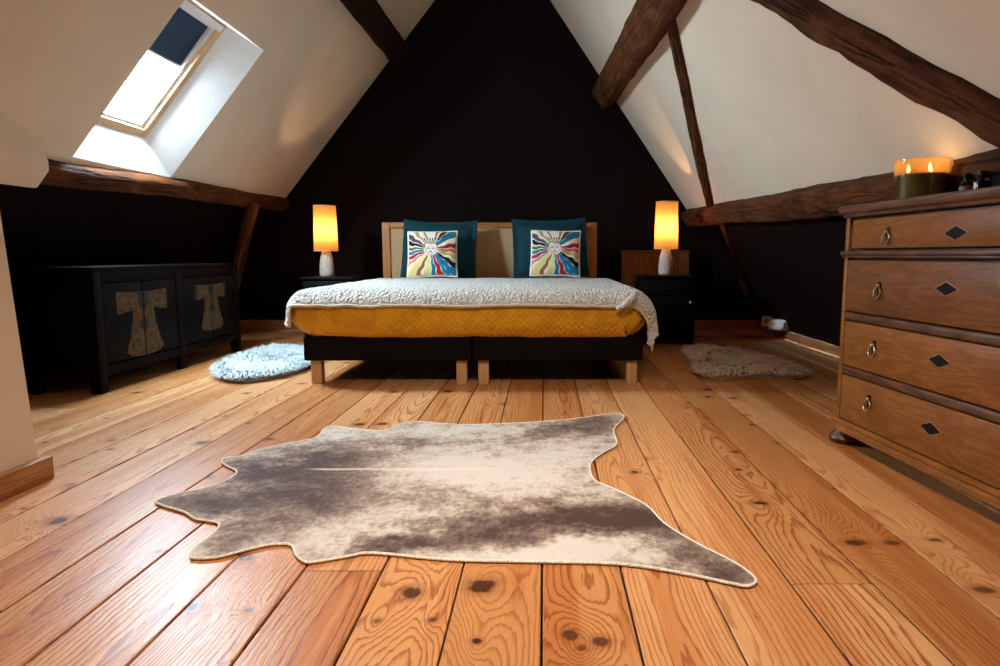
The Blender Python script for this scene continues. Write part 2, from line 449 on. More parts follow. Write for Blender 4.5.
def lathe(profile, n=32, cx=0, cy=0, bm=None, close=True):
    b = bm or bmesh.new(); rings = []
    for r, z in profile:
        if r < 1e-6: rings.append([b.verts.new((cx, cy, z))])
        else: rings.append([b.verts.new((cx + r * math.cos(2 * math.pi * i / n), cy + r * math.sin(2 * math.pi * i / n), z)) for i in range(n)])
    for A, B in zip(rings, rings[1:]):
        for i in range(n):
            j = (i + 1) % n
            if len(A) == 1 and len(B) == 1: continue
            if len(A) == 1: b.faces.new((A[0], B[j], B[i]))
            elif len(B) == 1: b.faces.new((A[i], A[j], B[0]))
            else: b.faces.new((A[i], A[j], B[j], B[i]))
    return b


def tube(pts, r, n=8, bm=None, closed=False, taper=None):
    b = bm or bmesh.new(); pts = [Vector(p) for p in pts]; N = len(pts); rings = []
    ref = Vector((0, 0, 1))
    for i, p in enumerate(pts):
        a = pts[(i - 1) % N] if closed or i else pts[0]; c = pts[(i + 1) % N] if closed or i < N - 1 else pts[-1]
        t = (c - a).normalized()
        s_ = t.cross(ref)
        if s_.length < 1e-3: s_ = t.cross(Vector((1, 0, 0)))
        s_.normalize(); q = s_.cross(t)
        rr = r * (taper(i / (N - 1)) if taper else 1)
        rings.append([b.verts.new(p + s_ * rr * math.cos(2 * math.pi * k / n) + q * rr * math.sin(2 * math.pi * k / n)) for k in range(n)])
    for i in range(N if closed else N - 1):
        A, B = rings[i], rings[(i + 1) % N]
        for k in range(n): b.faces.new((A[k], A[(k + 1) % n], B[(k + 1) % n], B[k]))
    if not closed: b.faces.new(rings[0][::-1]); b.faces.new(rings[-1])
    return b


def prism(outline, axis_pts, bm=None):
    """outline: list of points, extruded by vector"""
    b = bm or bmesh.new(); e = Vector(axis_pts)
    A = [b.verts.new(p) for p in outline]; B = [b.verts.new(Vector(p) + e) for p in outline]
    n = len(A)
    b.faces.new(A[::-1]); b.faces.new(B)
    for i in range(n): b.faces.new((A[i], A[(i + 1) % n], B[(i + 1) % n], B[i]))
    bmesh.ops.recalc_face_normals(b, faces=b.faces[:])
    return b


def poly(bm, pts): return bm.faces.new([bm.verts.new(p) for p in pts])


def thicken(b, t):
    """give an open sheet a back side, t behind it along the vertex normals"""
    b.normal_update(); vs0 = b.verts[:]; fs = b.faces[:]; be = [e for e in b.edges if e.is_boundary]
    back = {v: b.verts.new(v.co - v.normal * t) for v in vs0}
    for f in fs: b.faces.new([back[v] for v in f.verts][::-1])
    for e in be:
        a, c = e.verts
        lp = e.link_loops[0]
        a, c = lp.vert, lp.link_loop_next.vert
        b.faces.new((c, a, back[a], back[c]))


def catmull(P, k=4, closed=True):
    out = []; n = len(P)
    for i in range(n if closed else n - 1):
        p0, p1, p2, p3 = (Vector(P[(i + d) % n] if closed else P[max(0, min(n - 1, i + d))]) for d in (-1, 0, 1, 2))
        for j in range(k):
            t = j / k
            out.append(.5 * ((2 * p1) + (p2 - p0) * t + (2 * p0 - 5 * p1 + 4 * p2 - p3) * t * t + (3 * p1 - p0 - 3 * p2 + p3) * t ** 3))
    if not closed: out.append(Vector(P[-1]))
    return out


def beam(name, p0, p1, width, depth, normal, mat, seed, label, wave=.012, step=.05, taper=0):
    """hewn beam lying in a slope: p0->p1 on its axis, normal points into the room"""
    p0, p1 = Vector(p0), Vector(p1); ax = (p1 - p0); L = ax.length; ax.normalize()
    nn = (Vector(normal) - ax * Vector(normal).dot(ax)).normalized(); sd = ax.cross(nn)
    M4 = Matrix((ax, sd, nn)).transposed().to_4x4(); M4.translation = p0
    b = bmesh.new(); n = max(2, int(L / step)); rings = []
    prof = []
    hw, hd = width / 2, depth / 2; c = .022
    sub = 4
    corners = [(-hw, -hd), (hw, -hd), (hw, hd), (-hw, hd)]
    for i in range(4):
        a, q = Vector(corners[i]), Vector(corners[(i + 1) % 4]); d = (q - a).normalized()
        a2, q2 = a + d * c, q - d * c
        for j in range(sub + 1): prof.append(a2.lerp(q2, j / sub))
    for i in range(n + 1):
        x = L * i / n; ring = []
        sway = Vector((0, noise.noise((x * 1.1, seed, 0)) * wave * 1.6, noise.noise((x * 1.3, seed, 5)) * wave))
        k = 1 - taper * (i / n)
        for q in prof:
            nz = noise.noise((x * 5, q.x * 14 + seed * 3.1, q.y * 14)) * wave * .55 + noise.noise((x * 16, q.x * 40, q.y * 40 + seed)) * wave * .28
            rad = Vector((q.x, q.y)).normalized()
            ring.append(b.verts.new((x, q.x * k + rad.x * nz + sway.y, q.y + rad.y * nz + sway.z)))
        rings.append(ring)
    m = len(prof)
    for A, B in zip(rings, rings[1:]):
        for k in range(m): b.faces.new((A[k], A[(k + 1) % m], B[(k + 1) % m], B[k]))
    b.faces.new(rings[0][::-1]); b.faces.new(rings[-1])
    bmesh.ops.recalc_face_normals(b, faces=b.faces[:])
    o = finish(name, b, M[mat], None, True, 50)
    o.matrix_world = M4
    return tag(o, label, 'beam', None, 'structure')


def copy_tree(root):
    c = root.copy(); COL.objects.link(c)
    for ch in [o for o in D.objects if o.parent == root]:
        k = ch.copy(); COL.objects.link(k); k.parent = c
        for g in [o for o in D.objects if o.parent == ch]:
            h = g.copy(); COL.objects.link(h); h.parent = k
    return c


# ------------------------------------------------------------------ floor
def build_floor():
    b = bmesh.new(); pr = []
    W = .1755; gap = .0018
    i0, i1 = -18, 12
    fixed = {-4: [1.901], -5: [2.345, .2], -3: [1.362, 4.1], 3: [1.304, 4.4], 4: [2.9], -2: [3.2, -.9], 6: [3.7, 1.0], -7: [1.2, 4.0], -6: [3.3]}
    for i in range(i0, i1):
        x0 = -.005 + i * W; x1 = x0 + W
        rnd = random.Random(i * 7 + 3)
        cuts = fixed.get(i)
        if cuts is None:
            cuts = [] if -2 <= i <= 1 else [rnd.uniform(YF + .5, 0), rnd.uniform(2.4, 5)]
        ys = [YF] + sorted(cuts) + [YB]
        for ya, yb in zip(ys, ys[1:]):
            a = (rnd.random(), rnd.random(), rnd.random())
            g = gap if i % 3 else gap * 1.6
            e = .0022; dz = rnd.uniform(-.0004, .0004)
            xs = [x0 + g, x0 + g, x0 + g + e, x1 - g - e, x1 - g, x1 - g]
            zs = [-.015, -.002 + dz, dz, dz, -.002 + dz, -.015]
            ny = 12
            rows = []
            for j in range(ny + 1):
                y = ya + .001 + (yb - ya - .002) * j / ny
                row = [b.verts.new((x, y, z)) for x, z in zip(xs, zs)]; rows.append(row); pr.extend([a] * 6)
            for A, B in zip(rows, rows[1:]):
                for k in range(5): b.faces.new((A[k], A[k + 1], B[k + 1], B[k]))
    sub_start = len(pr)
    for (x, y) in ((-3.4, YF), (2.15, YF), (2.15, YB), (-3.4, YB)): b.verts.new((x, y, -.014)); pr.append((0, 0, 0))
    b.verts.ensure_lookup_table(); f = b.faces.new(b.verts[sub_start:sub_start + 4]); f.material_index = 1
    flat = [c for a in pr for c in a]
    def lc(co):
        k = math.floor((co.x + .005) / W); return (co.y, co.x + .005 - (k + .5) * W, 0)
    o = finish('floor', b, None, None, False, lc=lc, attrs={'pr': ('FLOAT_VECTOR', flat)}, mats=[M['floor'], M['under_floor']])
    tag(o, 'warm varnished pine floorboards with dark knots', None, None, 'structure')


build_floor()

# ------------------------------------------------------------------ slopes, walls
SO = dict(y0=3.34, y1=4.205, z0=1.177, z1=1.945)            # skylight opening in the slope
SF = dict(y0=3.49, y1=3.965, z0=1.385, x0=-2.36, z1=2.01, x1=-1.845)


def build_shell():
    RB0, RB1 = .825, 1.03      # where plaster meets black paint, behind the right wall plate
    b = bmesh.new()
    ZL0 = 1.115
    def pL(y, z): return (XL(z), y, z)
    s = SO
    def quad(ya, yb, za, zb): poly(b, [pL(ya, za), pL(yb, za), pL(yb, zb), pL(ya, zb)])
    quad(YF, s['y0'], ZL0, ZR); quad(s['y1'], YB, ZL0, ZR); quad(s['y0'], s['y1'], ZL0, s['z0']); quad(s['y0'], s['y1'], s['z1'], ZR)
    o = [pL(s['y0'], s['z0']), pL(s['y1'], s['z0']), pL(s['y1'], s['z1']), pL(s['y0'], s['z1'])]
    i = [(SF['x0'], SF['y0'], SF['z0']), (SF['x0'], SF['y1'], SF['z0']), (SF['x1'], SF['y1'], SF['z1']), (SF['x1'], SF['y0'], SF['z1'])]
    lb = bmesh.new()
    for k in range(4):
        j = (k + 1) % 4; poly(lb, [o[k], o[j], i[j], i[k]])
    tag(finish('trim_1', lb, M['lining'], None, False), 'white splayed lining of the roof window', None, None, 'structure')
    def pR(y, z): return (XR(z), y, z)
    poly(b, [pR(YF, RB0), pR(YB, RB1), pR(YB, ZR), pR(YF, ZR)])
    # plaster boxed out round the near end of the left wall plate
    yE = 3.2
    rows = []
    for y, k in ((YF, 1), (2.3, 1), (2.65, 1), (2.85, 1), (2.97, 1), (3.05, 1), (3.10, .97), (3.125, .88)):
        base = 1.062; top = 1.31 - .10 * max(0, min(1, (y - 2.65) / .47)) ** 1.5
        t = .10 * k
        prof = [Vector(pL(y, base - .02)), Vector(pL(y, base)) + NL * t]
        for q in range(1, 7):
            a = q / 6
            prof.append(Vector(pL(y, base + (top - base) * a)) + NL * (t * (1 - max(0, (a - .5) / .5) ** 2 * (3 - 2 * max(0, (a - .5) / .5)))))
        rows.append([b.verts.new(p) for p in prof])
    for A, B in zip(rows, rows[1:]):
        for k in range(len(A) - 1): b.faces.new((A[k], A[k + 1], B[k + 1], B[k]))
    b.faces.new(rows[-1])
    bmesh.ops.remove_doubles(b, verts=b.verts[:], dist=.0001)
    tag(finish('ceiling', b, M['plaster'], None, True, 30), 'sloping white plaster attic ceiling', None, None, 'structure')
    # black lower slopes
    b = bmesh.new(); kz = .42; kx = XL(kz)
    poly(b, [pL(YF, 1.115), pL(YB, 1.115), (kx, YB, kz), (kx, YF, kz)]); poly(b, [(kx, YF, kz), (kx, YB, kz), (kx, YB, -.015), (kx, YF, -.015)])
    tag(finish('wall_left', b, M['black_paint'], None, False), 'black painted lower wall on the left', None, None, 'structure')
    b = bmesh.new()
    poly(b, [pR(YF, RB0), pR(YB, RB1), (XR(-.015), YB, -.015), (XR(-.015), YF, -.015)])
    tag(finish('wall_right', b, M['black_paint'], None, False), 'black painted lower wall on the right', None, None, 'structure')
    b = bmesh.new()
    poly(b, [(kx - .15, YB, -.02), (XR(-.015) + .15, YB, -.02), (XR(-.015) + .15, YB, .1), (XRID + .15, YB, ZR + .1), (XRID - .15, YB, ZR + .1), (kx - .15, YB, kz)])
    tag(finish('wall_back', b, M['black_paint'], None, False), 'black painted gable wall behind the bed', None, None, 'structure')
    # gable behind the camera with a window opening
    b = bmesh.new()
    poly(b, [(kx, YF, -.015), (XR(-.015), YF, -.015), (XRID, YF, ZR), (kx, YF, kz)])
    tag(finish('wall_front', b, M['plaster'], None, False), None, None, None, 'structure')
    # skylight portal, just outside the glass
    m = Matrix(((0, .636, .772), (1, 0, 0), (0, .772, -.636))).to_4x4(); m.translation = Vector((-2.12, 3.728, 1.7)) - Vector((.772, 0, -.636)) * .06
    pl = light('skylight_daylight', 'AREA', (0, 0, 0), 1, (1, 1, 1), shape='RECTANGLE', size=.475, size_y=.81, portal=True)
    pl.matrix_world = m @ Matrix.Rotation(math.pi, 4, 'X')
    # cream partition close on the left
    x1, x0, ye = -1.55, -1.72, 1.95
    b = prism([(x1, YF, -.012), (x1 - .115, YF, 2.05), (x0 - .115, YF, 1.83), (x0, YF, -.012)], (0, ye - YF, 0))
    bmesh.ops.bevel(b, geom=[e for e in b.edges if abs(e.verts[0].co.y - ye) < .01 and abs(e.verts[1].co.y - ye) < .01], offset=.008, segments=2, affect='EDGES')
    tag(finish('wall_partition', b, M['plaster'], None, True, 40), 'cream plastered wall end at the left edge', None, None, 'structure')


build_shell()


def skirt(name, p0, p1, inward, h, t, label):
    p0, p1 = Vector(p0), Vector(p1); ax = (p1 - p0); L = ax.length; rz = math.atan2(ax.y, ax.x)
    side = 1 if Vector((-math.sin(rz), math.cos(rz), 0)).dot(Vector(inward)) > 0 else -1
    b = box(0, L, min(0, side * t), max(0, side * t), -.008, h, .004)
    o = finish(name, b, M['pine_trim'], None, True, 40); o.location = p0; o.rotation_euler = (0, 0, rz)
    tag(o, label, None, None, 'structure')


skirt('baseboard_back', (-2.95, YB - .001, 0), (1.98, YB - .001, 0), (0, -1, 0), .095, .02, 'pine skirting board along the black gable wall')
skirt('baseboard_right', (2.04, YB - .01, 0), (2.04, YF, 0), (-1, 0, 0), .075, .06, 'pine skirting board along the right wall')
b = box(-1.553, -1.524, -2.55, 1.965, 0, .072, .004); box(-1.72, -1.545, 1.94, 1.965, 0, .072, .004, bm=b)
tag(finish('baseboard_near_left', b, M['pine_trim'], None, True, 40, lc=lambda c: (c.y, c.x, c.z)), 'pine skirting round the foot of the cream wall end', None, None, 'structure')

# ------------------------------------------------------------------ beams
beam('roof_beam', (XL(1.108), 3.07, 1.108), (XL(1.155), YB + .03, 1.155), .118, .13, NL, 'old_beam', 1.3, 'long hewn brown wall plate under the skylight')
beam('roof_beam', Vector((XL(2.462), -1.5, 2.462)), (XL(2.462), YB + .03, 2.462), .19, .22, NL, 'dark_beam', 2.7, 'dark purlin on the left slope, above the skylight')
beam('roof_beam', (XR(1.035), YB + .02, 1.035), (XR(.85), -1.5, .85), .15, .16, NR, 'old_beam', 4.1, 'long cracked brown wall plate running behind the chest')
beam('roof_beam', (XR(2.12), YB + .02, 2.12), (XR(1.915), .5, 1.915), .20, .28, NR, 'old_beam', 6.2, 'thick brown purlin coming down from the top right of the black wall', wave=.016)
beam('roof_beam', (.715, 2.93, 1.945), (1.345, 1.845, 1.02), .115, .12, NR, 'old_beam', 8.8, 'broad brown brace crossing the upper right slope', wave=.024)
beam('roof_beam', (.675, 3.66, 1.995), (1.312, 5.18, 1.065), .075, .09, NR, 'old_beam', 10.4, 'thin brown brace on the right slope, above the lamp', wave=.014)
beam('roof_beam', (1.395, 5.14, .975), (1.79, 5.70, .375), .06, .09, NR, 'old_beam', 12.1, 'thin strut under the right wall plate on the black wall', wave=.012)
beam('roof_beam', (-2.315, 5.28, 1.10), (-2.66, 5.34, .02), .075, .09, NL, 'old_beam', 14.9, 'thin dark strut under the left wall plate, beside the black cabinet', wave=.010)


# ------------------------------------------------------------------ skylight window
def build_window():
    m = Matrix(((0, .636, .772), (1, 0, 0), (0, .772, -.636))).to_4x4()
    m.translation = Vector((SF['x0'], SF['y0'], SF['z0']))
    root = D.objects.new('window_1', None); COL.objects.link(root); root.matrix_world = m
    tag(root, 'roof window with navy blind pulled halfway down', None, None, 'structure')
    W, H = .475, .81
    def ring(x0, x1, y0, y1, t, z0, z1, tb=None):
        tb = tb or t
        b = box(x0, x0 + t, y0, y1, z0, z1, .003); box(x1 - t, x1, y0, y1, z0, z1, .003, bm=b)
        box(x0 + t, x1 - t, y0, y0 + tb, z0, z1, .003, bm=b); box(x0 + t, x1 - t, y1 - t, y1, z0, z1, .003, bm=b); return b
    finish('window_frame', ring(-.01, W + .01, -.008, H + .01, .05, -.09, .004), M['window_wood'], root, True, 40, lc=lambda c: (c.y, c.x, c.z))
    finish('window_sash', ring(.038, W - .038, .030, H - .03, .034, -.07, -.012, .03), M['white_paint'], root, True, 40)
    b = bmesh.new(); poly(b, [(.06, .05, -.045), (W - .06, .05, -.045), (W - .06, H - .05, -.045), (.06, H - .05, -.045)])
    bmesh.ops.solidify(b, geom=b.faces[:], thickness=.004)
    finish('glass_pane', b, M['pane'], root, False)
    bl = box(.066, W - .066, .47, H - .06, -.037, -.033, 0)
    blo = finish('roller_blind', bl, M['blind'], root, False)
    finish('blind_bar', box(.064, W - .064, .458, .472, -.042, -.028, .003), M['white_paint'], blo, True, 40)
    b = box(.060, .068, .06, H - .05, -.044, -.028, .002); box(W - .068, W - .060, .06, H - .05, -.044, -.028, .002, bm=b)
    finish('blind_rail', b, M['white_paint'], blo, True, 40)
    finish('top_ventilation_flap', box(.03, W - .03, H - .052, H - .012, -.012, .02, .006), M['white_paint'], root, True, 40)


build_window()


# ------------------------------------------------------------------ bed
BX0, BX1, BY0, BY1 = -1.28, .527, 3.43, 5.40
BCX = (BX0 + BX1) / 2
def build_bed():
    t = thing('bed', (BCX, (BY0 + BY1) / 2, 0), 'double bed on two black upholstered bases with short wooden legs', 'bed')
    ox, oy = BCX, (BY0 + BY1) / 2
    mid = BCX - .008
    for xa, xb in ((BX0, mid - .004), (mid + .004, BX1)):
        finish('bed_base', box(xa - ox, xb - ox, BY0 - oy, BY1 - oy, .13, .258, .010, 3), M['bed_base'], t, True, 50)
        for x in (xa + .055, xb - .055):
            for y in (BY0 + .055, BY1 - .10):
                finish('leg', box(x - .028 - ox, x + .028 - ox, y - .028 - oy, y + .028 - oy, 0, .132, .003), M['leg_wood'], t, True, 40, lc=lambda c: (c.z, c.x, c.y))
    b = box(BX0 + .03 - ox, BX1 - .03 - ox, BY0 + .05 - oy, BY1 - oy, .2585, .455, .05, 4)
    finish('mattress', b, M['white_paint'], t, True, 50)
    # headboard
    hx0, hx1, hy, zt = -1.335 - ox, .437 - ox, 5.43 - oy, .955
    for x in (hx0, hx1 - .065): finish('headboard_stile', box(x, x + .065, hy, hy + .045, 0, zt, .004), M['head_wood'], t, True, 40, lc=lambda c: (c.z, c.x, c.y))
    for z0, z1 in ((zt - .045, zt), (.30, .36)): finish('headboard_rail', box(hx0 + .065, hx1 - .065, hy, hy + .045, z0, z1, .004), M['head_wood'], t, True, 40)
    finish('cane_panel', box(hx0 + .060, hx1 - .060, hy + .014, hy + .030, .34, zt - .04, .001, 1), M['cane'], t, False)


build_bed()

# the quilted cover and the throw share one rounded body
CX, HW = -.395, .955          # centre and half width of the cover
CY0, CY1 = 3.385, 5.34
ZB, ZT = .252, .497


def body(sx, ty, off=0.0):
    """sx: signed arc position across, ty: arc position from the head (0) to over the foot. returns point on the rounded mattress body"""
    r = .115
    def fold(d, half):      # d >= 0 distance from centre -> horizontal, drop
        flat = half - r
        if d <= flat: return d, 0.0
        a = (d - flat) / r
        if a <= math.pi / 2: return flat + r * math.sin(a), r * (1 - math.cos(a))
        return half, r + (d - flat - r * math.pi / 2)
    x, dx = fold(abs(sx), HW + off); x = math.copysign(x, sx)
    L = CY1 - CY0
    y, dy = fold(ty, L + off)
    corner = min(dx, dy)
    # round the plan corners
    if corner > 0:
        k = min(1.0, corner / r); s_ = .055 * k
        x -= math.copysign(s_, sx); y -= s_
    z = ZT + off - max(dx, dy) - .18 * corner
    return Vector((CX + x, CY1 - y, z))


def build_cover():
    b = bmesh.new()
    nx, ny = 150, 110
    smax = HW + .20; tmax = (CY1 - CY0) + .20
    rows = []; lc = []
    for j in range(ny + 1):
        ty = tmax * j / ny; row = []
        for i in range(nx + 1):
            sx = -smax + 2 * smax * i / nx
            p = body(sx, ty)
            # puffed sides: bulge at mid height, tucked under at the bottom
            h = (p.z - ZB) / (ZT - ZB)
            if h < .75:
                tuck = (max(0, .42 - h) / .42) ** 1.6 * .085
                cxy = Vector((p.x - CX, p.y - (CY1 + CY0) / 2, 0)); lim = abs(sx) > HW - .1
                if abs(sx) > HW - .115: p.x -= math.copysign(tuck, sx)
                if ty > CY1 - CY0 - .115: p.y += tuck * .55
            p.z = max(p.z, ZB + .006 + .004 * noise.noise((p.x * 7, p.y * 7, 0)))
            p += Vector((noise.noise((p.x * 3, p.y * 3, p.z * 3)), noise.noise((p.x * 3, p.y * 3, p.z * 3 + 9)), .4 * noise.noise((p.x * 5, p.y * 5, 3)))) * .010
            if ty > CY1 - CY0 - .2: p.z += .010 * noise.noise((p.x * 2.3, 1, 1)) * (1 if h < .9 else 0)
            row.append(b.verts.new(p)); lc += [sx, ty, 0]
        rows.append(row)
    for A, B in zip(rows, rows[1:]):
        for k in range(nx): b.faces.new((A[k], A[k + 1], B[k + 1], B[k]))
    bmesh.ops.recalc_face_normals(b, faces=b.faces[:])
    o = finish('bedspread', b, M['cover'], None, True, 180)
    o.data.attributes['lc'].data.foreach_set('vector', lc)
    tag(o, 'mustard yellow diamond quilted bedspread tucked round the mattress', 'bedspread')


build_cover()


def build_throw():
    b = bmesh.new(); nx, ny = 260, 150
    L = CY1 - CY0; off = .016
    rows = []
    for j in range(ny + 1):
        v = j / ny; row = []
        for i in range(nx + 1):
            u = i / nx
            e = .010 * noise.noise((u * 7, 0, 2)) + .004 * noise.noise((u * 25, 0, 4))
            ty = .30 + v * (L + .052 - .30 + e)
            if u < .10: ty += (1 - u / .10) * -.01
            if u > .87: ty += .15 * max(0, (v - .7) / .3) * ((u - .87) / .13) ** .8
            lft = HW + .150 + .012 * noise.noise((v * 6, 1, 0)); rgt = HW + .135 + .02 * noise.noise((v * 7, 3, 0)) + .07 * max(0, (v - .80) / .20) ** 1.2
            sx = -lft + u * (lft + rgt)
            p = body(sx, ty, off)
            dx = max(0, abs(sx) - (HW + off - .115)); dy = max(0, ty - (L + off - .115))
            # soft folds on the right overhang and its foot corner
            if sx > 0 and dx > .08:
                k = min(1, (dx - .08) / .15); cf = max(0, (v - .72) / .28)
                p.x += k * (.012 + .030 * cf * (math.sin(v * 78) * .55 + .6) + .010 * noise.noise((v * 14, sx * 4, 0)))
                p.z -= k * cf * .045
                p.y -= k * cf * (.055 + .02 * math.sin(sx * 40))
            if sx < 0 and dx > .08:
                k = min(1, (dx - .08) / .15); p.x -= k * (.012 + .012 * noise.noise((v * 9, sx * 4, 0)))
            p.z += .006 * noise.noise((p.x * 4, p.y * 4, 1)) + .003 * noise.noise((p.x * 30, p.y * 30, p.z * 30)) + .0022 * noise.noise((p.x * 75, p.y * 75, p.z * 75))
            row.append(b.verts.new(p))
        rows.append(row)
    for A, B in zip(rows, rows[1:]):
        for k in range(nx): b.faces.new((A[k], A[k + 1], B[k + 1], B[k]))
    bmesh.ops.recalc_face_normals(b, faces=b.faces[:])
    if sum(f.normal.z for f in b.faces) < 0: bmesh.ops.reverse_faces(b, faces=b.faces[:])
    edge = [v.co.copy() for v in rows[-1]]; edge_r = [r[-1].co.copy() for r in rows[::3]]; edge_l = [r[0].co.copy() for r in rows[::3]]
    thicken(b, .010)
    o = finish('throw_blanket', b, M['sherpa'], None, True, 180)
    tag(o, 'cream fleece throw spread over the mustard bedspread', 'blanket')
    h = tube(edge_l[::-1][::-1][:1] + [p for p in edge_l[1:-1:2]] + edge[::3] + [p for p in edge_r[::-1][1::2]], .008, 8)
    finish('hem', h, M['sherpa_edge'], o, True, 60)
    # the turned-back corner on the right
    b = tube([(.375, 3.345, .418), (.40, 3.328, .428), (.43, 3.325, .450), (.458, 3.335, .478), (.475, 3.36, .492)], .017, 12, taper=lambda q: .55 + .6 * math.sin(q * 3.14))
    finish('folded_corner', b, M['sherpa'], o, True, 180)


build_throw()


# ------------------------------------------------------------------ pillows
def pillow_mesh(name, size, thick, mat, n=40, aspect=1.0, flange=0.0, pull=.05, seed=0, colf=None, sag=0.0, parent=None):
    b = bmesh.new(); cols = []
    core = 1 - flange / (size / 2)
    def side(sgn):
        rows = []
        for j in range(n + 1):
            v = -1 + 2 * j / n; row = []
            for i in range(n + 1):
                u = -1 + 2 * i / n
                uu, vv = u / core, v / core
                t = 0
                if abs(uu) < 1 and abs(vv) < 1: t = ((1 - abs(uu) ** 2.6) * (1 - abs(vv) ** 2.6)) ** .55
                sx = u * (1 - pull * (1 - v * v) * abs(u)); sz = v * (1 - pull * (1 - u * u) * abs(v))
                wr = noise.noise((u * 2.5, v * 2.5, seed)) * .012 * (1 if t > 0 else .4)
                y = sgn * (thick / 2 * t) + wr + (.012 * noise.noise((u * 3, v * 3, seed + 8)) if flange and t < .3 else 0)
                if flange and t == 0: y += sgn * .0025
                z = sz * size / 2 * aspect - sag * (1 - u * u) * max(0, v) ** 2
                row.append(b.verts.new((sx * size / 2, y, z)))
                if colf: cols.extend((*colf(u, v, sgn), 1))
            rows.append(row)
        for A, B in zip(rows, rows[1:]):
            for k in range(n):
                q = (A[k], A[k + 1], B[k + 1], B[k]); b.faces.new(q if sgn < 0 else q[::-1])
        return rows
    A = side(-1); B = side(1)
    ra = A[0] + [r[-1] for r in A[1:]] + A[-1][-2::-1] + [r[0] for r in A[-2:0:-1]]
    rb = B[0] + [r[-1] for r in B[1:]] + B[-1][-2::-1] + [r[0] for r in B[-2:0:-1]]
    m = len(ra)
    for k in range(m): b.faces.new((ra[(k + 1) % m], ra[k], rb[k], rb[(k + 1) % m]))
    return finish(name, b, M[mat], parent, True, 180, attrs={'col': ('FLOAT_COLOR', cols)} if colf else None), [v for v in ra]


CREAM = (.80, .72, .58)
SECT = [(42, 10, (.012, .13, .19)), (58, 5, (.12, .02, .012)), (72, 4, (.36, .16, .08)), (12, 6.5, (.42, .012, .016)), (-3, 5, (.55, .12, .10)), (-16, 5.5, (.58, .36, .06)),
        (-34, 6, (.010, .012, .012)), (-47, 6.0, (.008, .17, .34)), (-58, 4.5, (.012, .22, .42)), (-70, 5.5, (.42, .015, .018)), (-83, 5, (.008, .17, .34)), (-98, 7, (.76, .66, .22)),
        (-116, 5, (.30, .10, .015)), (-130, 7, (.80, .66, .22)), (-147, 4, (.60, .20, .17)), (-159, 5, (.42, .012, .05)), (-172, 5, (.015, .18, .30)), (175, 4.5, (.12, .12, .03)),
        (160, 5.5, (.014, .010, .012)), (146, 6, (.10, .055, .10)), (128, 4, (.45, .25, .12)), (108, 3, (.36, .16, .08))]


def sunburst(u, v, sgn):
    if sgn > 0: return CREAM
    cx, cy = -.03, .12
    x, y = u - cx, v - cy; r = math.hypot(x, y)
    if max(abs(u), abs(v)) > .955: return (.82, .76, .66)
    # face: a heart with closed eyes, mouth, small crown strokes
    hx, hy = x / .24, (y - .0) / .26
    heart = (hx * hx + (hy - .55 * abs(hx)) ** 2 * 1.1)
    if heart < 1.15:
        if heart > .92: return (.12, .07, .08)
        if abs(abs(x) - .10) < .055 and abs(y - .045) < .018: return (.02, .02, .025)
        if abs(abs(x) - .10) < .05 and abs(y - .09) < .010: return (.2, .12, .10)
        if abs(x) < .05 and abs(y + .115) < .028: return (.55, .03, .05)
        if abs(x - .015) < .012 and -.07 < y < .03: return (.45, .28, .22)
        return (.84, .74, .66)
    if .22 < y < .52 and abs(x) < .30:
        k = math.degrees(math.atan2(y, x))
        for a in (58, 70, 82, 94, 106, 118):
            if abs(k - a) < 2.6: return (.05, .03, .03)
    th = math.degrees(math.atan2(y, x)) + 1.7 * math.sin(r * 14) * min(1, r * 1.5)
    for a, hw, c in SECT:
        d = (th - a + 180) % 360 - 180
        if abs(d) < hw * (1.0 - .10 * math.sin(r * 17 + a)) and r > .27 and not (50 < a < 125 and r < .5): return c
    return CREAM


def place(o, loc, rx, rz=0, ry=0):
    o.location = loc; o.rotation_euler = (rx, ry, rz)


LEAN = R(-14)
p, _ = pillow_mesh('pillow', .60, .15, 'teal', 44, .80, .045, .02, 2.0, sag=.025)
place(p, (-.835, 5.245, .742), R(-15), R(-2), R(1)); tag(p, 'dark teal square pillow with flat border, on the left against headboard', 'pillow', None)
p2, _ = pillow_mesh('pillow', .60, .15, 'teal', 44, .82, .045, .02, 7.0, sag=.018)
place(p2, (.048, 5.245, .748), R(-15), R(3), R(-1.2)); tag(p2, 'dark teal square pillow with flat border, on the right against headboard', 'pillow', None)
for loc, rz, ry, lab in (((-.862, 5.075, .697), R(2), R(-.6), 'white cushion with colourful sunburst face print in front of left teal pillow'),
                         ((.088, 5.075, .702), R(-2), R(1), 'white cushion with colourful sunburst face print in front of right teal pillow')):
    c, rim = pillow_mesh('cushion', .385, .115, 'print', 130, .95, 0, .035, 4.0, colf=sunburst)
    place(c, loc, R(-16), rz, ry); tag(c, lab, 'cushion')
    loop = [v.co.copy() for v in list(c.data.vertices)[:0]]
    n = 130; V = c.data.vertices
    idx = [i for i in range(n + 1)] + [r * (n + 1) + n for r in range(1, n + 1)] + [n * (n + 1) + k for k in range(n - 1, -1, -1)] + [r * (n + 1) for r in range(n - 1, 0, -1)]
    finish('piping', tube([V[i].co.copy() for i in idx[::3]], .004, 6, closed=True), M['white_paint'], c, True, 180)


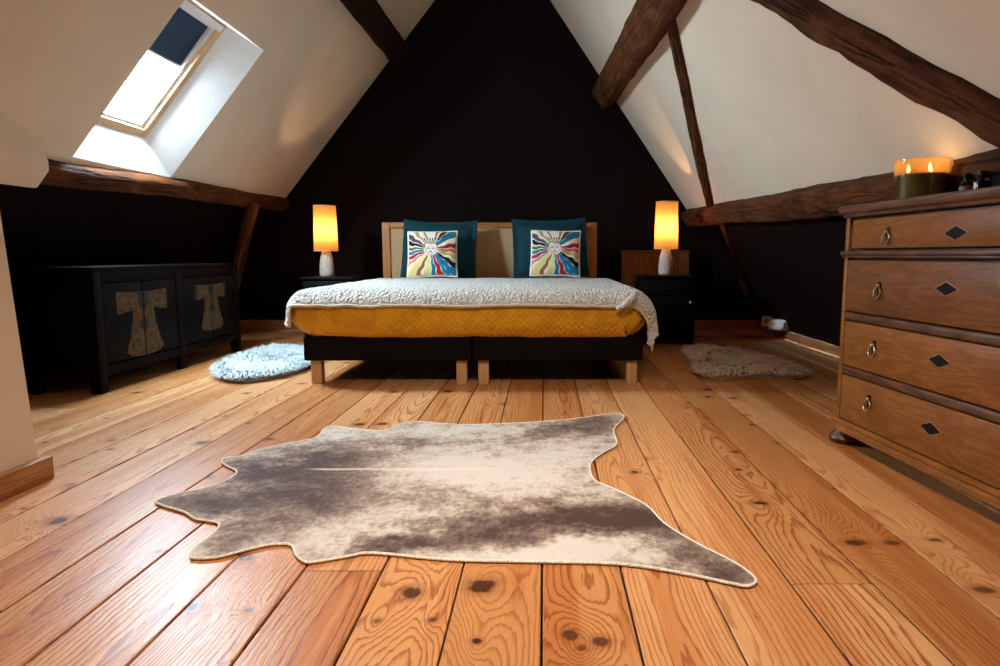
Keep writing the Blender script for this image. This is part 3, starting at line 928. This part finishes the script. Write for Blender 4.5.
# ------------------------------------------------------------------ lamps
def make_lamp(loc, sh_z0, sh_z1, base_h, label, tilt=0):
    t = thing('table_lamp', loc, label, 'lamp')
    b = lathe([(0, 0), (.052, 0), (.056, .004), (.057, .03), (.055, .08), (.050, .13), (.042, .165), (.032, base_h - .006), (.020, base_h), (0, base_h)], 40)
    finish('lamp_base', b, M['ceramic'], t, True, 50)
    finish('lamp_stem', lathe([(0, base_h - .004), (.009, base_h - .004), (.009, base_h + .05), (.015, base_h + .052), (.015, base_h + .085), (0, base_h + .085)], 20), M['metal'], t, True, 40)
    r0, r1 = .094, .086
    b = lathe([(r0, sh_z0), (r0 * .5 + r1 * .5, (sh_z0 + sh_z1) / 2), (r1, sh_z1)], 48)
    sh = finish('lamp_shade', b, M['shade'], t, True, 60)
    for rr, z in ((r0, sh_z0), (r1, sh_z1 - .006)):
        finish('shade_ring', lathe([(rr - .0015, z), (rr + .0015, z), (rr + .0015, z + .006), (rr - .0015, z + .006), (rr - .0015, z)], 48), M['shade_rim'], sh, True, 40)
    zc = base_h + .115
    finish('light_bulb', lathe([(0, zc - .032), (.012, zc - .03), (.018, zc - .012), (.022, zc), (.018, zc + .016), (0, zc + .024)], 20), M['bulb'], t, True, 60)
    l = light('lamp_light', 'POINT', (0, 0, zc + .045), LAMP_W, WARM, shadow_soft_size=.02); l.parent = t
    return t


LAMP_W = 8.0
make_lamp((-1.750, 5.28, .5205), .20, .56, .205, 'lit linen lamp on the left bedside table, beyond the throw')
make_lamp((.965, 5.20, .5355), .20, .57, .205, 'lit linen lamp on the right bedside table, before the planks')


# ------------------------------------------------------------------ bedside tables
def make_nightstand(loc, w, d, h, label, knobx):
    t = thing('bedside_table', loc, label, 'bedside table')
    finish('table_top', box(-w / 2 - .015, w / 2 + .015, -d / 2 - .015, d / 2, h - .022, h, .005), M['black_lacquer'], t, True, 40)
    b = box(-w / 2, w / 2, -d / 2 + .004, d / 2 - .005, .05, h - .021, .004)
    for sx in (-1, 1):
        for sy in (-1, 1): box(sx * (w / 2 - .025) - .02, sx * (w / 2 - .025) + .02, sy * (d / 2 - .03) - .02, sy * (d / 2 - .03) + .02, 0, .052, .003, bm=b)
    finish('cabinet_body', b, M['black_lacquer'], t, True, 40)
    dz0 = h - .15
    dr = finish('drawer', box(-w / 2 + .018, w / 2 - .018, -d / 2 - .008, -d / 2 + .01, dz0, h - .032, .004), M['black_lacquer'], t, True, 40)
    b = tube([(-.05, -d / 2 - .010, dz0 + .06), (-.045, -d / 2 - .022, dz0 + .055), (0, -d / 2 - .028, dz0 + .045), (.045, -d / 2 - .022, dz0 + .055), (.05, -d / 2 - .010, dz0 + .06)], .004, 8)
    finish('pull', b, M['dark_metal'], dr, True, 60)
    do = finish('door', box(-w / 2 + .018, w / 2 - .018, -d / 2 - .008, -d / 2 + .01, .07, dz0 - .012, .004), M['black_lacquer'], t, True, 40)
    k = lathe([(0, 0), (.006, 0), (.005, .012), (.009, .018), (.007, .024), (0, .026)], 16); bmesh.ops.rotate(k, verts=k.verts[:], matrix=Matrix.Rotation(R(90), 3, 'X')); bmesh.ops.translate(k, verts=k.verts[:], vec=(knobx, -d / 2 - .006, dz0 - .055))
    tag(finish('knob', k, M['white_plastic'], do, True, 60), 'small pale knob')


make_nightstand((.962, 5.19, 0), .395, .39, .535, 'black bedside table with a pale knob, right of bed', .155)
make_nightstand((-1.690, 5.28, 0), .385, .39, .52, 'black bedside table mostly hidden at left, behind the throw', .155)


def build_planks():
    t = thing('plank_panel', (1.0, 5.80, 0), 'brown plank panel leaning behind the right bedside table', 'wooden panel')
    xs = [-.31, -.215, -.11, -.01, .10, .20, .295]
    for a, c in zip(xs, xs[1:]):
        finish('plank', box(a + .002, c - .002, -.012, .012, .02, .712 + random.uniform(-.004, .004), .003), M['plank'], t, True, 40, lc=lambda q, k=a: (q.z + k * 9, q.x, q.y + k))
    finish('top_rail', box(-.315, .30, -.02, .016, .705, .733, .004), M['plank'], t, True, 40)
    t.rotation_euler = (R(-5), 0, 0)


build_planks()


# ------------------------------------------------------------------ black cabinet with robe paintings
def build_cabinet():
    X, Y0, Y1, dep, H = -2.2, 3.185, 4.705, .38, .632
    # local: x along the front (world +y), -y is the front (faces world +x)
    t = thing('sideboard', (X, (Y0 + Y1) / 2, 0), 'low black lacquered sideboard with gold robe paintings on its doors', 'cabinet', R(90))
    h = (Y1 - Y0) / 2
    # front at local y=0 , body goes to +y
    b = box(-h, h, 0, dep, H - .028, H, .004)
    finish('cabinet_top', b, M['cab'], t, True, 40)
    b = box(-h + .012, h - .012, .02, dep - .01, .10, H - .027, .003)
    finish('cabinet_body', b, M['cab'], t, True, 40)
    b = box(-h + .05, h - .05, .004, .03, H - .075, H - .027, .003); box(-h + .05, h - .05, .004, .03, .085, .135, .003, bm=b)
    box(-.035, .035, .002, .03, .0, H - .028, .003, bm=b)
    finish('front_frame', b, M['cab'], t, True, 40)
    for x in (-h + .03, h - .03):
        for y in (.028, dep - .035):
            finish('leg', box(x - .028, x + .028, y - .028, y + .028, 0, H - .027, .004), M['cab'], t, True, 40, lc=lambda c: (c.z, c.x, c.y))
    zc0, zc1 = .145, .550
    for (a, c, km) in ((-h + .062, -.040, 0), (.040, h - .062, 1)):
        m = (a + c) / 2
        for s_, (xa, xb) in ((-1, (a, m - .0045)), (1, (m + .0045, c))):
            d = finish('door', box(xa, xb, .004, .022, zc0, zc1, .004), M['cab'], t, True, 40, lc=lambda q: (q.z, q.x, q.y))
            # half of the robe: sleeve, body, collar
            sc = .97 if km == 0 else .84
            top = .495 if km == 0 else .500
            def pt(u, z): return (m + s_ * u * sc, .0015, top + z * sc)
            out = [(.0055, 0.0), (.055, -.005), (.235, .005), (.228, -.115), (.095, -.100), (.108, -.175), (.135, -.255), (.172, -.330), (.120, -.356), (.06, -.362), (.0055, -.365)]
            r = finish('robe_painting', prism([pt(u, z) for u, z in out], (0, .004, 0)), M['fig_gold'], d, False)
            finish('robe_collar', prism([(q[0], .0003, q[2]) for q in (pt(.007, -.004), pt(.034, -.002), pt(.046, -.05), pt(.02, -.10), pt(.007, -.115))], (0, .003, 0)), M['fig_dark'], d, False)
            finish('robe_medallion', prism([(q[0], .0003, q[2]) for q in [pt(.0065, -.185 + .032)] + [pt(.0065 + .034 * math.sin(k * math.pi / 8), -.185 + .032 * math.cos(k * math.pi / 8)) for k in range(1, 8)] + [pt(.0065, -.185 - .032)]], (0, .003, 0)), M['fig_dark'], d, False)
            if km: finish('robe_cuff', prism([(q[0], .0004, q[2]) for q in (pt(.205, .003), pt(.232, .004), pt(.226, -.113), pt(.200, -.110))], (0, .003, 0)), M['fig_dark'], d, False)
    return t


build_cabinet()


# ------------------------------------------------------------------ chest of drawers
def build_chest():
    L, dep = 1.12, .41
    rz = R(-90 + 5.57)
    t = thing('chest_of_drawers', (1.095, 2.39, 0), 'antique walnut chest of four drawers with diamond keyhole inlays', 'chest of drawers', rz)
    # local: x along the front (towards the camera), +y into the wall, front plane y=0
    cd, cf = M['chest_dark'], M['chest_front']
    finish('carcass', box(.004, L - .004, .018, dep, .045, .822, .003), cd, t, True, 40)
    # cornice top: moulded profile
    prof = [(0.0, .822), (-.010, .824), (-.012, .832), (-.022, .838), (-.026, .846), (-.026, .858), (-.022, .863)]
    b = bmesh.new()
    rings = []
    for o_, z in prof: rings.append([b.verts.new(q) for q in ((o_ * .45, o_, z), (L - o_ * .45, o_, z), (L - o_ * .45, dep, z), (o_ * .45, dep, z))])
    for A, B in zip(rings, rings[1:]):
        for k in range(4): b.faces.new((A[k], A[(k + 1) % 4], B[(k + 1) % 4], B[k]))
    b.faces.new(rings[0][::-1]); b.faces.new(rings[-1])
    bmesh.ops.recalc_face_normals(b, faces=b.faces[:])
    finish('cornice_top', b, cd, t, True, 30)
    # waist moulding
    b = box(-.009, L + .009, -.016, .03, .688, .704, .005, 3); box(-.006, L + .006, -.008, .03, .680, .690, .003, bm=b)
    finish('waist_moulding', b, cd, t, True, 40)
    # corner stiles
    for x in (0, L - .022): finish('corner_stile', box(x, x + .022, -.002, .03, .045, .822, .003), cf, t, True, 40, lc=lambda c: (c.z, c.x, c.y))
    # rails between drawers
    for z0, z1 in ((.457, .485), (.260, .288)): finish('rail', box(.02, L - .02, -.004, .03, z0, z1, .006, 3), cd, t, True, 40)
    # plinth with ogee moulding
    b = bmesh.new(); prof = [(.022, .090), (-.002, .088), (-.014, .078), (-.012, .072), (-.020, .066), (-.022, .052), (.022, .050)]
    A = [b.verts.new((-.012, y, z)) for y, z in prof]; B = [b.verts.new((L + .012, y, z)) for y, z in prof]
    for k in range(len(prof)): b.faces.new((A[k], A[(k + 1) % len(prof)], B[(k + 1) % len(prof)], B[k]))
    b.faces.new(A[::-1]); b.faces.new(B); bmesh.ops.recalc_face_normals(b, faces=b.faces[:])
    finish('plinth', b, cf, t, True, 30)
    for x in (.030, L - .04):
        for y in (.018, dep - .06):
            finish('bun_foot', lathe([(0, 0), (.026, 0), (.046, .007), (.053, .020), (.046, .034), (.034, .042), (.032, .054), (0, .054)], 28, x, y), cd, t, True, 50)
    rows = [(.712, .812, .258, .755, .562, .751), (.490, .672, .223, .577, .536, .594), (.292, .453, .213, .378, .528, .385), (.092, .256, .204, .190, .512, .180)]
    for i, (z0, z1, hx, hz, kx, kz) in enumerate(rows):
        fy = -.006 if i == 0 else -.002
        x0, x1 = (.050, L - .050) if i == 0 else (.026, L - .026)
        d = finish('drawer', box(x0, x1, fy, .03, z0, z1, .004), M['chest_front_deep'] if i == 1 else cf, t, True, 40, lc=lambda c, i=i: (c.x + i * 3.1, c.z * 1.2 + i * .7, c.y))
        for px in (hx, L - hx):
            # backplate with a hanging ring
            b = bmesh.new()
            out = [(.0, .026), (.010, .020), (.007, .010), (.013, 0), (.007, -.012), (.010, -.020), (0, -.030), (-.010, -.020), (-.007, -.012), (-.013, 0), (-.007, .010), (-.010, .020)]
            prism([(px + a, fy - .003, hz + c) for a, c in out], (0, .004, 0), bm=b)
            h = finish('handle', b, M['dark_metal'], d, True, 40)
            b = tube([(px + .017 * math.sin(a), fy - .009 - .003 * math.cos(a), hz - .012 - .019 * math.cos(a + math.pi) * -1) for a in [k * math.pi / 8 for k in range(16)]], .0028, 8, closed=True)
            k = lathe([(0, 0), (.006, 0), (.007, .006), (.004, .011), (0, .012)], 14); bmesh.ops.rotate(k, verts=k.verts[:], matrix=Matrix.Rotation(R(90), 3, 'X')); bmesh.ops.translate(k, verts=k.verts[:], vec=(px, fy - .002, hz + .010)); add(b, k)
            finish('ring_pull', b, M['metal'], h, True, 60)
        b = prism([(kx - .050, fy - .0012, kz), (kx, fy - .0012, kz - .022), (kx + .050, fy - .0012, kz), (kx, fy - .0012, kz + .022)], (0, .003, 0))
        e = finish('inlay_border', b, M['inlay_edge'], d, False)
        b = prism([(kx - .044, fy - .0022, kz), (kx, fy - .0022, kz - .019), (kx + .044, fy - .0022, kz), (kx, fy - .0022, kz + .019)], (0, .003, 0))
        tag(finish('keyhole_diamond', b, M['inlay'], e, False), 'dark diamond inlay')
    return t


build_chest()

# ------------------------------------------------------------------ candle and bottles on the chest
CZ = .8635
def build_candle():
    x, y = 1.250, 2.20
    t = thing('jar_candle', (x, y, CZ), 'large green three wick candle burning in a glass jar on the chest', 'candle')
    r, h = .084, .135
    b = lathe([(0, 0), (r - .006, 0), (r, .006), (r, h), (r - .003, h + .002), (r - .008, h - .001), (r - .008, .016), (r - .014, .010), (0, .010)], 56)
    finish('glass_jar', b, M['jar'], t, True, 40)
    wl = .090
    finish('wax', lathe([(0, .0115), (r - .010, .0115), (r - .0095, .02), (r - .0095, wl), (r - .013, wl - .003), (0, wl - .005)], 48), M['wax'], t, True, 40)
    for k in range(3):
        a = k * 2.094 + .5; px, py = .042 * math.cos(a), .042 * math.sin(a)
        wk = finish('wick', tube([(px, py, wl - .008), (px, py, wl + .004), (px + .002, py, wl + .012)], .0018, 6), M['black_cord'], t, True, 60)
        f = lathe([(0, wl + .008), (.003, wl + .011), (.0052, wl + .017), (.004, wl + .024), (.0015, wl + .031), (0, wl + .035)], 14, px, py)
        finish('flame', f, M['flame'], wk, True, 90)
        l = light('flame_light', 'POINT', (px, py, wl + .03), CANDLE_W, (1, .55, .2), shadow_soft_size=.008); l.parent = t


CANDLE_W = .09
build_candle()


def build_bottles():
    x, y = 1.30, 2.045
    t = thing('dropper_bottle', (x, y, CZ), 'small dark bottle with tan label, right of the candle', 'bottle')
    finish('bottle_body', lathe([(0, 0), (.017, 0), (.019, .003), (.019, .042), (.015, .050), (.008, .054), (.008, .060), (0, .060)], 24), M['bottle_dark'], t, True, 40)
    finish('bottle_cap', lathe([(0, .0605), (.0095, .0605), (.0095, .072), (.008, .075), (0, .075)], 20), M['black_lacquer'], t, True, 40)
    b = lathe([(.0194, .008), (.0197, .008), (.0197, .036), (.0194, .036)], 24)
    finish('label_or_glint', b, M['label_tan'], t, True, 40)
    t = thing('perfume_bottle', (1.30, 1.975, CZ), 'small black bottle with round stopper, beside the tan-labelled bottle', 'bottle')
    finish('bottle_body', box(-.019, .019, -.015, .015, 0, .046, .006, 3), M['bottle_dark'], t, True, 40)
    finish('round_stopper', lathe([(0, .0455), (.006, .0455), (.006, .052), (.012, .058), (.013, .066), (.009, .074), (0, .077)], 20), M['bottle_dark'], t, True, 60)
    tag(finish('label_or_glint', box(-.020, -.0192, -.006, .007, .004, .040, 0), M['white_plastic'], t, False), 'white strip standing for a glint')  # shine on the dark glass, built in as a white strip
    t = thing('cosmetics_case', (1.355, 1.885, CZ), 'black case on the chest at the right photo edge', 'box')
    finish('case_body', box(-.045, .045, -.065, .065, 0, .058, .006, 3), M['black_lacquer'], t, True, 40)
    finish('case_lid', box(-.047, .047, -.067, .067, .0585, .078, .006, 3), M['black_lacquer'], t, True, 40)


build_bottles()

# ------------------------------------------------------------------ hide rug
RUG = [(-1.084, 1.757), (-1.055, 1.811), (-.992, 1.868), (-.969, 1.938), (-.975, 2.003), (-1.035, 2.062), (-1.072, 2.103), (-1.079, 2.146), (-1.035, 2.169), (-.987, 2.267), (-.879, 2.363), (-.854, 2.417), (-.873, 2.518), (-.844, 2.556), (-.77, 2.524), (-.638, 2.488), (-.609, 2.524), (-.575, 2.611), (-.505, 2.627), (-.34, 2.579), (-.082, 2.611), (.13, 2.676), (.302, 2.769), (.339, 2.702), (.274, 2.507), (.266, 2.312), (.21, 2.214), (.154, 2.087), (.153, 1.932), (.205, 1.851), (.28, 1.728), (.31, 1.6), (.365, 1.486), (.427, 1.387), (.45, 1.314), (.425, 1.285), (.389, 1.297), (.303, 1.338), (.169, 1.382), (-.045, 1.394), (-.218, 1.403), (-.395, 1.436), (-.444, 1.421), (-.507, 1.395), (-.536, 1.392), (-.569, 1.426), (-.591, 1.465), (-.613, 1.483), (-.656, 1.478), (-.703, 1.446), (-.747, 1.414), (-.798, 1.411), (-.814, 1.436), (-.821, 1.473), (-.817, 1.54), (-.832, 1.6), (-.875, 1.621), (-.913, 1.634), (-.965, 1.678), (-1.051, 1.725)]


def build_hide():
    O = catmull([(x, y, 0) for x, y in RUG], 4)
    b = bmesh.new()
    top = [b.verts.new((p.x, p.y, .0075)) for p in O]
    es = [b.edges.new((top[i], top[(i + 1) % len(top)])) for i in range(len(top))]
    bmesh.ops.triangle_fill(b, use_beauty=True, edges=es)
    bot = [b.verts.new((p.x, p.y, .0012)) for p in O]
    n = len(top)
    for i in range(n): b.faces.new((top[i], top[(i + 1) % n], bot[(i + 1) % n], bot[i]))
    bmesh.ops.recalc_face_normals(b, faces=b.faces[:])
    o = finish('cowhide_rug', b, M['hide'], None, False)
    tag(o, 'grey brown mottled cowhide rug spread on the pine boards', 'rug')
    finish('stitched_edge', tube([(p.x, p.y, .0062) for p in O], .0036, 7, closed=True), M['piping'], o, True, 180)


build_hide()


# ------------------------------------------------------------------ sheepskins
def inside(p, poly_):
    c = False; n = len(poly_); j = n - 1
    for i in range(n):
        a, q = poly_[i], poly_[j]
        if (a[1] > p[1]) != (q[1] > p[1]) and p[0] < (q[0] - a[0]) * (p[1] - a[1]) / (q[1] - a[1]) + a[0]: c = not c
        j = i
    return c


def build_fur(name, outline, mat, n, length, label, seed):
    rnd = random.Random(seed)
    O = catmull([(x, y, 0) for x, y in outline], 5); P2 = [(p.x, p.y) for p in O]
    cx = sum(p[0] for p in P2) / len(P2); cy = sum(p[1] for p in P2) / len(P2)
    O = [Vector((cx + (p.x - cx) * .95, cy + (p.y - cy) * .95, 0)) for p in O]; P2 = [(p.x, p.y) for p in O]
    b = bmesh.new()
    top = [b.verts.new((p.x, p.y, .014)) for p in O]; bot = [b.verts.new((p.x, p.y, .001)) for p in O]; m = len(top)
    b.faces.new(top); b.faces.new(bot[::-1])
    for i in range(m): b.faces.new((bot[i], bot[(i + 1) % m], top[(i + 1) % m], top[i]))
    bmesh.ops.recalc_face_normals(b, faces=b.faces[:])
    o = finish(name, b, M[mat], None, False, attrs={'tipv': ('FLOAT', [0.0] * (2 * m))})
    tag(o, label, 'rug')
    xs = [p[0] for p in P2]; ys = [p[1] for p in P2]
    b = bmesh.new(); tip = []
    k = 0
    while k < n:
        p = (rnd.uniform(min(xs), max(xs)), rnd.uniform(min(ys), max(ys)))
        if not inside(p, P2): continue
        k += 1
        a = 6.283 * noise.noise((p[0] * 3.3, p[1] * 3.3, seed)) * 1.2 + rnd.gauss(0, .5)
        near = min((p[0] - q[0]) ** 2 + (p[1] - q[1]) ** 2 for q in P2[::3]) ** .5
        if near < .07:
            a = math.atan2(p[1] - cy, p[0] - cx) + rnd.gauss(0, .5)
        d = Vector((math.cos(a), math.sin(a), 0)); s_ = Vector((-d.y, d.x, 0))
        L = length * rnd.uniform(.7, 1.25); w_ = .0034 * rnd.uniform(.7, 1.4)
        lump = .012 * noise.noise((p[0] * 9, p[1] * 9, seed + 3))
        base = Vector((p[0], p[1], .010))
        lift = rnd.uniform(.5, 1.05)
        pts = [base, base + d * L * .25 + Vector((0, 0, L * .40 * lift + lump)), base + d * L * .62 + Vector((0, 0, L * .52 * lift + lump)), base + d * L * .95 + Vector((0, 0, max(-.004, L * .38 * lift + lump)))]
        ws = [w_, w_ * 1.1, w_ * .8, 0]
        prev = None
        for q, (pp, ww) in enumerate(zip(pts, ws)):
            if ww: cur = [b.verts.new(pp - s_ * ww), b.verts.new(pp + s_ * ww)]; tip += [q / 3] * 2
            else: cur = [b.verts.new(pp)]; tip.append(1.0)
            if prev:
                if len(cur) == 2: b.faces.new((prev[0], prev[1], cur[1], cur[0]))
                else: b.faces.new((prev[0], prev[1], cur[0]))
            prev = cur
    f = finish('fleece', b, M[mat], o, True, 180, attrs={'tipv': ('FLOAT', tip)}); f['kind'] = 'stuff'


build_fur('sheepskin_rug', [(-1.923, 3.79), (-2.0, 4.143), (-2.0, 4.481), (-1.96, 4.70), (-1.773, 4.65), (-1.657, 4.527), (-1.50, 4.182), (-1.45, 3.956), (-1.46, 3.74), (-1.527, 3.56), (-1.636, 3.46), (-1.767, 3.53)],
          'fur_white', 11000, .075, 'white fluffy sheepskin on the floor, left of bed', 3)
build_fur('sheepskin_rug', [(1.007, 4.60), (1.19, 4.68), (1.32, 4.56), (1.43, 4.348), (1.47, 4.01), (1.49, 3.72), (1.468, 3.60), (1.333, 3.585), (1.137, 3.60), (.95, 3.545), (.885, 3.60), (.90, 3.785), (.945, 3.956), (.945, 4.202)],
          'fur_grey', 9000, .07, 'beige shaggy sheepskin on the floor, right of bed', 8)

# ------------------------------------------------------------------ wall sockets and a cord
def on_slope(y, z, off=0): return Vector((XR(z), y, z)) + NR * off
def build_socket(y0, y1, zc, label, double):
    t = D.objects.new('wall_socket', None); COL.objects.link(t)
    # an upright surface box on the leaning wall: local x runs towards the camera, local y up, z out into the room
    a = R(46); ex = Vector((math.sin(a), -math.cos(a), 0)); ez = Vector((-math.cos(a), -math.sin(a), 0)); ey = Vector((0, 0, 1))
    m = Matrix((ex, ey, ez)).transposed().to_4x4(); m.translation = Vector((1.905, (y0 + y1) / 2, zc)) - ex * (y1 - y0) / 2; t.matrix_world = m
    tag(t, label, 'wall socket')
    L = y1 - y0; hh = .042
    finish('face_plate', box(0, L, -hh, hh, -.045, .022, .005), M['white_plastic'], t, True, 40)
    k = 2 if double else 1
    for i in range(k):
        cx = L * (i + .5) / k
        b = lathe([(.027, .0225), (.027, .0235), (.022, .0235), (.021, .0228), (0, .0228)], 24, cx, 0)
        finish('socket_well', b, M['shade_rim'] if not double else M['white_plastic'], t, True, 40)
        if double and i == 1:
            b = box(cx - .03, cx + .03, -.028, .028, .024, .062, .008, 3); finish('plug', b, M['white_plastic'], t, True, 40)
        elif double:
            b = lathe([(0, .0236), (.004, .0236), (.004, .0238), (0, .0238)], 10, cx - .009, 0); lathe([(0, .0236), (.004, .0236), (.004, .0238), (0, .0238)], 10, cx + .009, 0, bm=b)
            finish('pin_hole', b, M['black_cord'], t, True, 40)


build_socket(5.53 - .041, 5.53 + .041, .128, 'single white wall socket above the right skirting', False)
build_socket(5.26 - .078, 5.26 + .078, .130, 'double white wall socket with a plug in it, above the right skirting', True)
c = catmull([(1.19, 5.72, .004), (1.27, 5.55, .004), (1.42, 5.42, .004), (1.62, 5.40, .004), (1.82, 5.48, .004), (1.93, 5.40, .006), (1.915, 5.28, .03), (1.905, 5.24, .085)], 6, False)
tag(finish('power_cord', tube(c, .004, 8), M['black_cord'], None, True, 60), 'thin black cord on the floor between bedside table and wall socket', 'cord')
